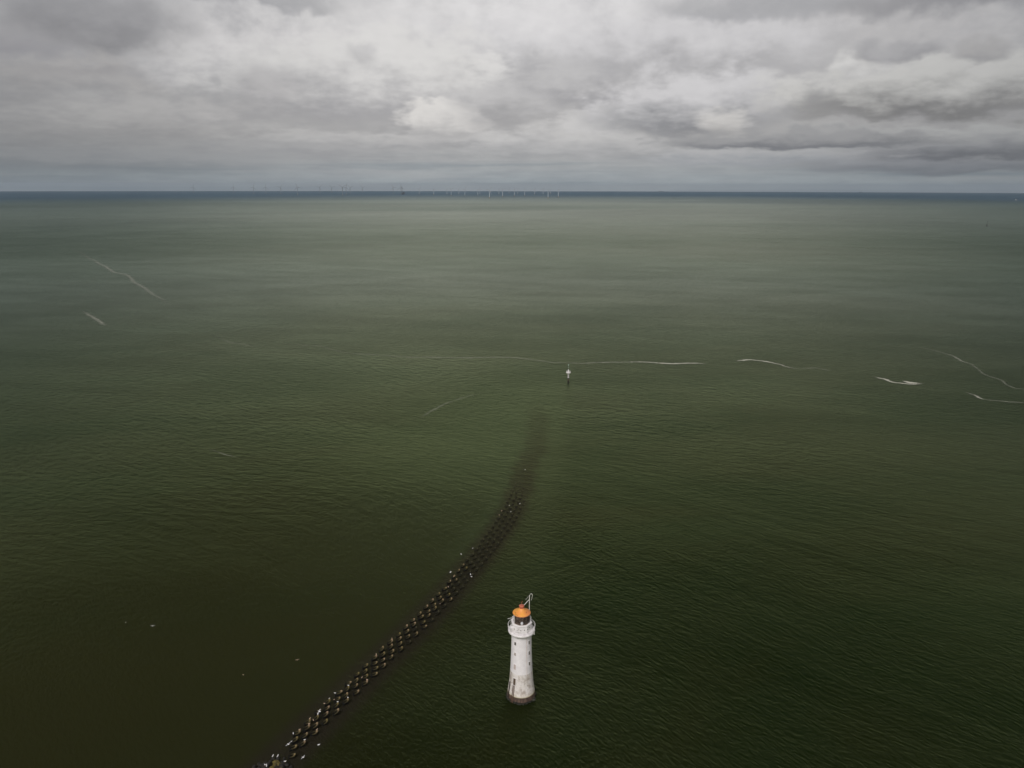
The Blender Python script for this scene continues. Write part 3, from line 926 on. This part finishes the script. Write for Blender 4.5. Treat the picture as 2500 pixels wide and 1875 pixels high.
for i, (u, b, big) in enumerate(WT):
    if b > 100:
        p = at(u, b)
    else:
        d = ray(u, HZ(u)); k = b * 1000 / math.hypot(d.x, d.y)
        x, y = d.x * k, d.y * k; p = Vector((x, y, sea_z(x, y)))
    if big:
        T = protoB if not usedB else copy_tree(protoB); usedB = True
    else:
        T = protoA if not usedA else copy_tree(protoA); usedA = True
    T.location = p
    T.rotation_euler.z = rt.uniform(.1, .6) + (0 if big else rt.choice((0, 1.1)))
    rot = [c for c in T.children if c.name.startswith('rotor')][0]
    rot.rotation_euler = (math.pi / 2, rt.uniform(0, 2), 0)
    T['category'] = 'wind turbine'
    T['group'] = 'offshore wind turbines on the horizon'
    if big:
        T['label'] = 'distant dark wind turbine beyond the horizon, %s from the left end of the farm' % ordinal(i + 1)
    else:
        T['label'] = 'pale wind turbine before the horizon, %s from the right end of the farm' % ordinal(len(WT) - i)

# offshore substation in the farm
sp = at(985, 475)
SS = empty('offshore_platform', sp)
tag(SS, 'dark offshore platform with tall mast among the distant wind turbines', 'platform')
k = MB()
for a in (-1, 1):
    for b in (-1, 1): k.tube([(a * 14, b * 14, -30), (a * 12, b * 12, 22)], 1.6, 6)
    k.tube([(a * 14, -13, 0), (-a * 12, -13, 20)], 1.0, 5)
k.build('jacket', dark_metal, SS)
k = MB(); k.box((8, 0, 26), (22, 22, 18)); k.box((6, 0, 38), (12, 16, 6)); k.build('topside', dark_metal, SS, smooth=False)
k = MB(); k.tube([(-20, 0, -5), (-20, 0, 128)], [3.4, 2.2], 6); k.tube([(-20, 0, 24), (-3, 0, 24)], 1.5, 5); k.build('mast', dark_metal, SS)

# ---------------------------------------------------------------- ships
def ship(u, v, L, hgt, yaw, label, dkm=None, mats=(ship_hull, ship_white)):
    if dkm:
        d = ray(u, HZ(u)); k_ = dkm * 1000 / math.hypot(d.x, d.y); x, y = d.x * k_, d.y * k_
        p = Vector((x, y, sea_z(x, y)))
    else:
        p = at(u, v)
    S = empty('ship', p, yaw)
    tag(S, label, 'ship')
    w_ = L * .15
    sec = [(-.5, .75, 1), (-.46, 1, 1), (.3, 1, 1), (.42, .7, 1.05), (.5, .02, 1.25)]
    vs, fs = [], []
    for t, ww, hh in sec:
        for sx, sz in ((-.7, -.3), (.7, -.3), (1, hh), (-1, hh)):
            vs.append((t * L, sx * w_ / 2 * ww, sz * hgt * .4))
    for i in range(len(sec) - 1):
        for j in range(4):
            j2 = (j + 1) % 4
            fs.append((i * 4 + j, (i + 1) * 4 + j, (i + 1) * 4 + j2, i * 4 + j2))
    fs.append((0, 1, 2, 3)); fs.append(tuple(len(vs) - 4 + i for i in range(4))[::-1])
    MB().add(vs, fs).build('hull', mats[0], S, smooth=False)
    q_ = MB(); q_.box((-.36 * L, 0, hgt * .66), (L * .13, w_ * .85, hgt * .55)); q_.box((-.36 * L, 0, hgt * .98), (L * .09, w_ * 1.0, hgt * .14))
    q_.build('superstructure', mats[1], S, smooth=False)
    q_ = MB(); q_.box((-.42 * L, 0, hgt * 1.1), (L * .03, w_ * .3, hgt * .3)); q_.build('funnel', mats[0], S, smooth=False)
    q_ = MB(); q_.box((.02 * L, 0, hgt * .46), (L * .5, w_ * .8, hgt * .14)); q_.build('deck_cargo', mats[0], S, smooth=False)
    return S
ship(1614, 0, 210, 34, .15, 'long low ship hull down on the horizon, right of the wind farm', 30)
ship(2101, 0, 110, 36, 2.9, 'tiny ship on the horizon far to the right', 31)
ship(2481, 488.8, 26, 9, .3, 'small pale boat on the dark blue water near the right edge', mats=(simple('pale_boat_hull', (.35, .30, .28), (.3, .26, .25), 1, .6), ship_white))

# ---------------------------------------------------------------- breakwater blocks
def f_block(q, p, out):
    t = q.n('ShaderNodeTexCoord'); o = t.outputs['Object']; x, y, z = q.sep(o)
    oi = q.n('ShaderNodeObjectInfo')
    v = q.n('ShaderNodeVectorMath', operation='ADD'); q.put(v.inputs[0], o); q.put(v.inputs[1], q.mapping(oi.outputs['Location'], scale=(.37, .37, .37)))
    n1 = q.noise(v.outputs[0], 1.3, 6, .65); n2 = q.noise(v.outputs[0], 5, 4, .6)
    pale = q.mix(oi.outputs['Random'], (.15, .12, .04), (.27, .19, .12))
    zn = q.add(z, q.mul(q.sub(n1.outputs[0], .5), .35))
    c = q.mix(q.step(zn, .92, 1.34), (.036, .030, .011), pale)
    c = q.mix(q.step(zn, .86, .66), c, (.0045, .004, .003))
    q.put(p.inputs['Base Color'], c); q.put(p.inputs['Roughness'], .75)
    p.inputs['Specular IOR Level'].default_value = .2
    b = q.n('ShaderNodeBump'); b.inputs['Distance'].default_value = .05
    q.put(b.inputs['Height'], n2.outputs[0]); q.put(p.inputs['Normal'], b.outputs[0])
block_mat = mat('weedy_concrete', f_block)

def f_wet(q, p, out):
    o = q.n('ShaderNodeTexCoord').outputs['Object']; x, y, z = q.sep(o)
    n1 = q.noise(o, 1.3, 6, .65)
    c = q.mix(q.step(n1.outputs[0], .36, .6), (.008, .0075, .004), (.020, .018, .009))
    c = q.mix(q.step(q.add(z, q.mul(n1.outputs[0], .3)), 1.1, 1.5), c, (.055, .050, .026))
    q.put(p.inputs['Base Color'], c); q.put(p.inputs['Roughness'], .7)
    p.inputs['Specular IOR Level'].default_value = .15
wet_mat = mat('wet_weedy_concrete', f_wet)
def block_mesh(seed, bmat=None):
    r = random.Random(seed)
    b = MB()
    n = 16
    top = lambda c: .76 + .26 * c
    pts, rad = [], []
    for i in range(n):
        a = 2 * math.pi * i / n
        cx, sy = math.cos(a), math.sin(a)
        pts.append((cx * .76, sy * .46, top(cx) + r.uniform(-.02, .02)))
        # near rim broad, far rim thin; the right end swells into a lug
        rad.append(.10 + .07 * max(-sy, 0) + .10 * max(cx, 0) ** 2 + r.uniform(-.012, .012))
    b.tube(pts, rad, 7, True)
    b.blob((.74, .10, 1.16), (.28, .23, .20), 9, 6, jit=.10, rnd=r)
    b.tube([(.66, .04, .8), (.74, .10, 1.2)], [.26, .18], 8)
    for sx, sy in ((-.58, -.22), (.52, -.26), (-.52, .24), (.62, .24)):
        b.tube([(sx, sy, top(sx)), (sx * 1.15, sy * 1.4, -1.2)], [.15, .22], 7)
    b.tube([(-.5, 0, .12), (.6, 0, .12)], .2, 6)
    return b.mesh('breakwater_block', bmat or block_mat, True)
def ordinal(n):
    return str(n) + ('th' if 10 < n % 100 < 14 else {1: 'st', 2: 'nd', 3: 'rd'}.get(n % 10, 'th'))
bm_ = [block_mesh(k) for k in range(6)]
bw_ = [block_mesh(k, wet_mat) for k in range(6)]
rb = random.Random(3)
NL = int((SEG[-1] - 12) / 3.86)
ROWN = ['row nearest the calm water', 'second row from the left', 'third row from the left', 'row nearest the lighthouse side']
blocks = []
s0 = 15.5
nline = 0
for k in range(NL):
    s_ = s0 + k * 3.86
    if s_ > SEG[-1]: break
    p0 = along(s_); ac = across(s_)
    for j in range(4):
        q_ = p0 + ac * (j / 3)
        dist = math.hypot(q_.x, q_.y)
        sink = .50 * float(sstep(np.array(s_), SEG[-1] * .42, SEG[-1] * .78)) + .85 * float(sstep(np.array(s_), SEG[-1] * .72, SEG[-1] * 1.05))
        if j == 3: sink += .08
        if sink > 1.7: continue
        if rb.random() < .02: continue
        o = bpy.data.objects.new('breakwater_block', (bw_ if s_ + rb.uniform(-18, 18) + j * 9 > SEG[-1] * .50 else bm_)[rb.randrange(6)])
        col.objects.link(o)
        o.location = (q_.x + rb.uniform(-.14, .14), q_.y + rb.uniform(-.2, .2), -sink + rb.uniform(-.10, .06))
        tl = .11
        o.rotation_euler = (rb.uniform(-tl, tl), rb.uniform(-tl * 2, tl * 2), math.radians(24 + 12 * s_ / SEG[-1]) + rb.uniform(-.28, .28))
        sc_ = rb.uniform(.84, .99) * (.88 if s_ > SEG[-1] * .45 else 1)
        o.scale = (sc_, sc_, sc_ * 1.04)
        part_ = 'near' if s_ < SEG[-1] * .33 else ('middle' if s_ < SEG[-1] * .62 else 'far half-sunken')
        nth = ordinal(k + 1)
        o['line'] = nth
        tag(o, 'weedy concrete block, %s in the %s line across the breakwater from the bottom edge' % (('leftmost', 'second', 'third', 'rightmost')[j], nth), 'concrete block', 'concrete blocks of the curving breakwater')
        blocks.append(o)
print('blocks', len(blocks))

# rock pile at the near end
def f_rock(q, p, out):
    o = q.n('ShaderNodeTexCoord').outputs['Object']; x, y, z = q.sep(o)
    oi = q.n('ShaderNodeObjectInfo')
    n1 = q.noise(o, 1.6, 6, .65)
    c = q.mix(q.step(n1.outputs[0], .4, .62), (.005, .0045, .003), (.018, .014, .006))
    q.put(p.inputs['Base Color'], c); q.put(p.inputs['Roughness'], .8)
    b = q.n('ShaderNodeBump'); b.inputs['Distance'].default_value = .08
    q.put(b.inputs['Height'], n1.outputs[0]); q.put(p.inputs['Normal'], b.outputs[0])
rock_mat = mat('wet_rock', f_rock)
yrock_mat = simple('yellow_weed_rock', (.11, .085, .012), (.045, .035, .010), 1.8, .8, .06)
rrk = random.Random(21)
RK = [(673, 1862, .75, 1), (669, 1872, .6, 1), (680, 1866, .6, 1), (662, 1880, .9, 1), (666, 1853, .45, 0), (678, 1852, .45, 0), (649, 1874, .7, 2), (655, 1866, .6, 0), (690, 1862, .6, 0),
      (687, 1872, .8, 0), (640, 1872, .8, 0), (632, 1866, .5, 0), (700, 1868, .6, 0), (676, 1878, .8, 0), (620, 1874, .6, 0), (710, 1874, .5, 0), (694, 1852, .4, 0), (660, 1860, .5, 0),
      (647, 1863, .4, 0), (684, 1884, 1., 1), (652, 1886, 1., 0), (630, 1882, .9, 0), (702, 1882, .8, 0), (612, 1884, .7, 0)]
ncol = {0: ('dark wet rock in the pile at the near end of the breakwater', 'dark rocks piled at the near end of the breakwater'),
        1: ('yellow weeded rock in the pile at the near end of the breakwater', 'yellow weeded rocks at the near end of the breakwater'),
        2: ('brownish rock carrying two gulls at the bottom edge', None)}
for u, v, s_, kd in RK:
    b = MB(); b.blob((0, 0, 0), (s_ * 1.05, s_ * .8, s_ * .72), 9, 7, jit=.17, rnd=rrk)
    o = b.build('rock', yrock_mat if kd == 1 else rock_mat, smooth=False)
    o.location = at(u, v, .1 + s_ * .25)
    o.rotation_euler = (rrk.uniform(-.3, .3), rrk.uniform(-.3, .3), rrk.uniform(0, 6))
    tag(o, ncol[kd][0], 'rock', ncol[kd][1])

# ---------------------------------------------------------------- gulls
gull_white = simple('gull_white', (.82, .80, .80), (.76, .74, .74), 6, .6)
gull_grey = simple('gull_grey', (.42, .42, .44), (.36, .36, .38), 6, .6)
gull_dark = simple('gull_wing_tip', (.03, .03, .03), (.05, .05, .05), 6, .6)
gull_beak = simple('gull_beak', (.6, .35, .05), (.5, .28, .05), 6, .5)
gull_tan = simple('gull_tan', (.50, .36, .27), (.38, .27, .20), 6, .6)
def gull_mesh(kind, body=gull_white):
    b = MB()
    if kind == 'sit':
        zc = .17
    else:
        zc = .0
    if kind == 'perch': zc = .22
    # body: one lofted surface from tail to head, +x is forward
    st_ = [(-.30, .01, .015, -.02), (-.26, .035, .022, -.015), (-.16, .07, .06, 0), (-.05, .10, .095, .0), (.06, .10, .10, .01), (.14, .075, .085, .045), (.18, .05, .06, .09), (.21, .055, .055, .14), (.255, .045, .045, .15), (.285, .02, .02, .145)]
    n = 10; vs, fs = [], []
    for x, w_, h_, dz_ in st_:
        for k in range(n):
            a = 2 * math.pi * k / n
            vs.append((x, w_ * math.cos(a), zc + dz_ + h_ * math.sin(a)))
    for i in range(len(st_) - 1):
        for k in range(n):
            k2 = (k + 1) % n
            fs.append((i * n + k, i * n + k2, (i + 1) * n + k2, (i + 1) * n + k))
    fs.append(tuple(range(n))[::-1]); fs.append(tuple((len(st_) - 1) * n + k for k in range(n)))
    b.cur = 0; b.add(vs, fs)
    b.cur = 3; b.tube([(.28, 0, zc + .143), (.335, 0, zc + .13)], [.014, .005], 5)
    if kind in ('perch', 'sit'):
        for s in (-1, 1):
            b.cur = 1
            b.add([(.10, s * .075, zc + .06), (.08, s * .115, zc + .0), (-.12, s * .10, zc - .01), (-.26, s * .045, zc + .01), (-.14, s * .05, zc + .085), (.0, s * .055, zc + .105)],
                  [(0, 1, 2, 4, 5) if s > 0 else (5, 4, 2, 1, 0), (2, 3, 4) if s > 0 else (4, 3, 2)])
            b.cur = 2
            b.add([(-.24, s * .05, zc + .0), (-.36, s * .012, zc + .0), (-.25, s * .03, zc + .035)], [(0, 1, 2), (2, 1, 0)])
    if kind == 'perch':
        b.cur = 3
        for s in (-1, 1):
            b.tube([(.0, s * .035, zc - .07), (.01, s * .035, .01)], .009, 5)
            b.add([(.0, s * .035, .012), (.07, s * .005 + s * .01, .006), (.07, s * .065, .006)], [(0, 1, 2), (2, 1, 0)])
    if kind == 'fly':
        for s in (-1, 1):
            sec = [(0, .09, -.07, .02), (.22, .12, -.06, .10), (.38, .10, -.06, .12), (.55, .02, -.07, .07), (.68, -.08, -.10, .03)]
            for i in range(len(sec) - 1):
                b.cur = 1 if i < 3 else 2
                y0, f0, r0, z0 = sec[i]; y1, f1, r1, z1 = sec[i + 1]
                q_ = [(f0, s * y0, zc + z0 + .01), (f1, s * y1, zc + z1 + .01), (r1, s * y1, zc + z1), (r0, s * y0, zc + z0)]
                lo = [(p[0], p[1], p[2] - .015) for p in q_]
                b.add(q_ + lo, [(0, 1, 2, 3), (7, 6, 5, 4), (0, 4, 5, 1), (1, 5, 6, 2), (2, 6, 7, 3), (3, 7, 4, 0)])
    return b.mesh('gull', [body, gull_grey if body is gull_white else gull_tan, gull_dark, gull_beak], True)
GM = {('perch', 0): gull_mesh('perch'), ('sit', 0): gull_mesh('sit'), ('fly', 0): gull_mesh('fly'), ('perch', 1): gull_mesh('perch', gull_tan), ('fly', 1): gull_mesh('fly', gull_tan)}
top_z = 1.42
GL = [
 (373, 1528, 'fly', 0, 2.5, 'white gull flying low over the calm water, far left', 1.25),
 (307, 1520, 'sit', 0, 0, 'tiny pale gull on the water left of the flying gull', 1.0),
 (726, 1611, 'fly', 1, 3.0, 'tan young gull flying over the calm water left of the breakwater', 1.0),
 (594, 1648, 'sit', 1, 0, 'small brown gull on the water below left of the tan flying gull', .9),
 (778, 1819, 'sit', 0, 0, 'white gull floating just right of the breakwater near the bottom', 1.15),
 (740, 1849, 'fly', 0, .8, 'white gull flying at the right end of a block line at the bottom', 1.15),
 (704, 1817, 'fly', 0, 1.2, 'white gull between two block lines, left of the bottom lines', 1.2),
 (780, 1737, 'fly', 0, 1.2, 'white gull in the gap between two blocks of the left row', 1.2),
 (1126, 1353, 'fly', 0, 2.0, 'white gull over the water left of the middle breakwater', .9),
 (1100, 1397, 'fly', 0, 2.0, 'bright white gull just left of the middle breakwater blocks', 1.1),
 (1108, 1408, 'perch', 1, 1.2, 'small tan gull at the left row of the middle breakwater', 1.1),
 (1149, 1404, 'perch', 0, 1.2, 'upper gull of the pair on the right row of the middle breakwater', 1.3),
 (1151, 1409, 'perch', 0, 1.0, 'lower gull of the pair on the right row of the middle breakwater', 1.2),
 (1074.5, 1474.5, 'perch', 1, 1.4, 'small gull perched in the inner rows below the middle breakwater', 1.1),
 (1154, 1339, 'sit', 0, .4, 'tiny gull at the left edge where the breakwater starts to sink', .9),
 (1243.5, 1235, 'perch', 0, .9, 'brightest gull on the far half sunken blocks', 1.2),
 (1224.5, 1248, 'perch', 1, .9, 'upper tan gull on the left edge of the far sunken blocks', 1.1),
 (1219, 1258, 'perch', 1, .9, 'lower tan gull on the left edge of the far sunken blocks', 1.1),
 (1247, 1250, 'perch', 0, .9, 'gull in the middle of the far half sunken blocks', 1.0),
 (1269, 1230, 'sit', 0, .0, 'gull floating at the right edge of the far sunken blocks', 1.0),
 (1282, 1147, 'sit', 0, .0, 'farthest gull, alone over the submerged end of the breakwater', 1.0),
 (666, 1847, 'perch', 0, .9, 'left gull of the two standing above the yellow rocks', 1.15),
 (678, 1847, 'perch', 0, .9, 'right gull of the two standing above the yellow rocks', 1.15),
 (696, 1860, 'perch', 0, .8, 'gull standing on dark rock right of the yellow rocks', 1.15),
 (647, 1868, 'perch', 0, .9, 'left gull of the touching pair at the bottom edge', 1.15),
 (651, 1870.5, 'perch', 0, .9, 'right gull of the touching pair at the bottom edge', 1.15),
]
PG = [(841.7, 1673, 0), (823, 1693, 0), (816, 1698, 1), (883, 1651, 1), (786, 1717, 1), (797, 1716, 0), (820, 1713, 0), (854, 1718.5, 0), (768, 1743, 0), (774, 1757, 1), (776, 1777, 1),
      (752, 1760, 1), (753, 1777, 1), (712, 1792, 0), (722, 1787, 1), (751, 1801, 0), (699, 1810.5, 0), (1089, 1425, 1), (916, 1596, 1), (957, 1562, 1), (897, 1675, 1)]
rg = random.Random(5)
seats = set()
for u, v, kd, cl, z, lab, s_ in GL:
    o = bpy.data.objects.new('gull', GM[(kd, cl)] if (kd, cl) in GM else GM[('perch', 1)])
    col.objects.link(o)
    o.location = at(u, v, z) - Vector((0, 0, .12 if kd != 'fly' else 0))
    o.rotation_euler = (rg.uniform(-.3, .3) if kd == 'fly' else 0, 0, rg.uniform(0, 6.28))
    o.scale = (s_,) * 3
    tag(o, lab, 'gull', 'gulls around the breakwater')
for u, v, cl in PG:
    p = at(u, v, top_z - .1)
    bl = min(blocks, key=lambda b_: (b_.location.xy - p.xy).length)
    # settle on the lug or on the rim of the nearest block
    L = bl.matrix_basis @ Vector((.74, .10, 1.34))
    Rm = bl.matrix_basis @ Vector((-.72, 0, .50))
    if (bl.name, 0) in seats and (bl.name, 1) in seats:
        continue
    if (bl.name, 0) in seats: L = Rm
    if (bl.name, 1) in seats: Rm = L
    tgt = L if (L.xy - p.xy).length <= (Rm.xy - p.xy).length + .2 else Rm
    o = bpy.data.objects.new('gull', GM[('perch', cl)])
    col.objects.link(o)
    seats.add((bl.name, 0 if tgt == (bl.matrix_basis @ Vector((.74, .10, 1.34))) else 1))
    o.location = tgt
    o.rotation_euler = (0, 0, rg.uniform(0, 6.28))
    s_ = .98
    o.scale = (s_,) * 3
    pos_ = bl['label'].split(',')[1].split()[0]
    tag(o, ('white' if cl == 0 else 'tan') + ' gull on the %s block of the %s line from the bottom edge' % (pos_, bl['line']), 'gull', 'gulls perched on the near breakwater blocks')

# ---------------------------------------------------------------- sea air
def f_haze(q, p, out):
    v = q.n('ShaderNodeVolumePrincipled')
    v.inputs['Color'].default_value = (.66, .78, .90, 1)
    v.inputs['Density'].default_value = HAZE
    v.inputs['Anisotropy'].default_value = .2
    q.nt.nodes.remove(p)
    q.nt.links.new(v.outputs[0], out.inputs['Volume'])
HAZE = 2.0e-5
hz = mat('sea_air', f_haze)
Rz = 53000
MB().box((0, 0, (260 - 445) / 2), (Rz * 2, Rz * 2, 705)).build('haze', hz, smooth=False)
tag(bpy.data.objects['haze'], 'thin blue sea air that veils the horizon', 'haze', kind='stuff')
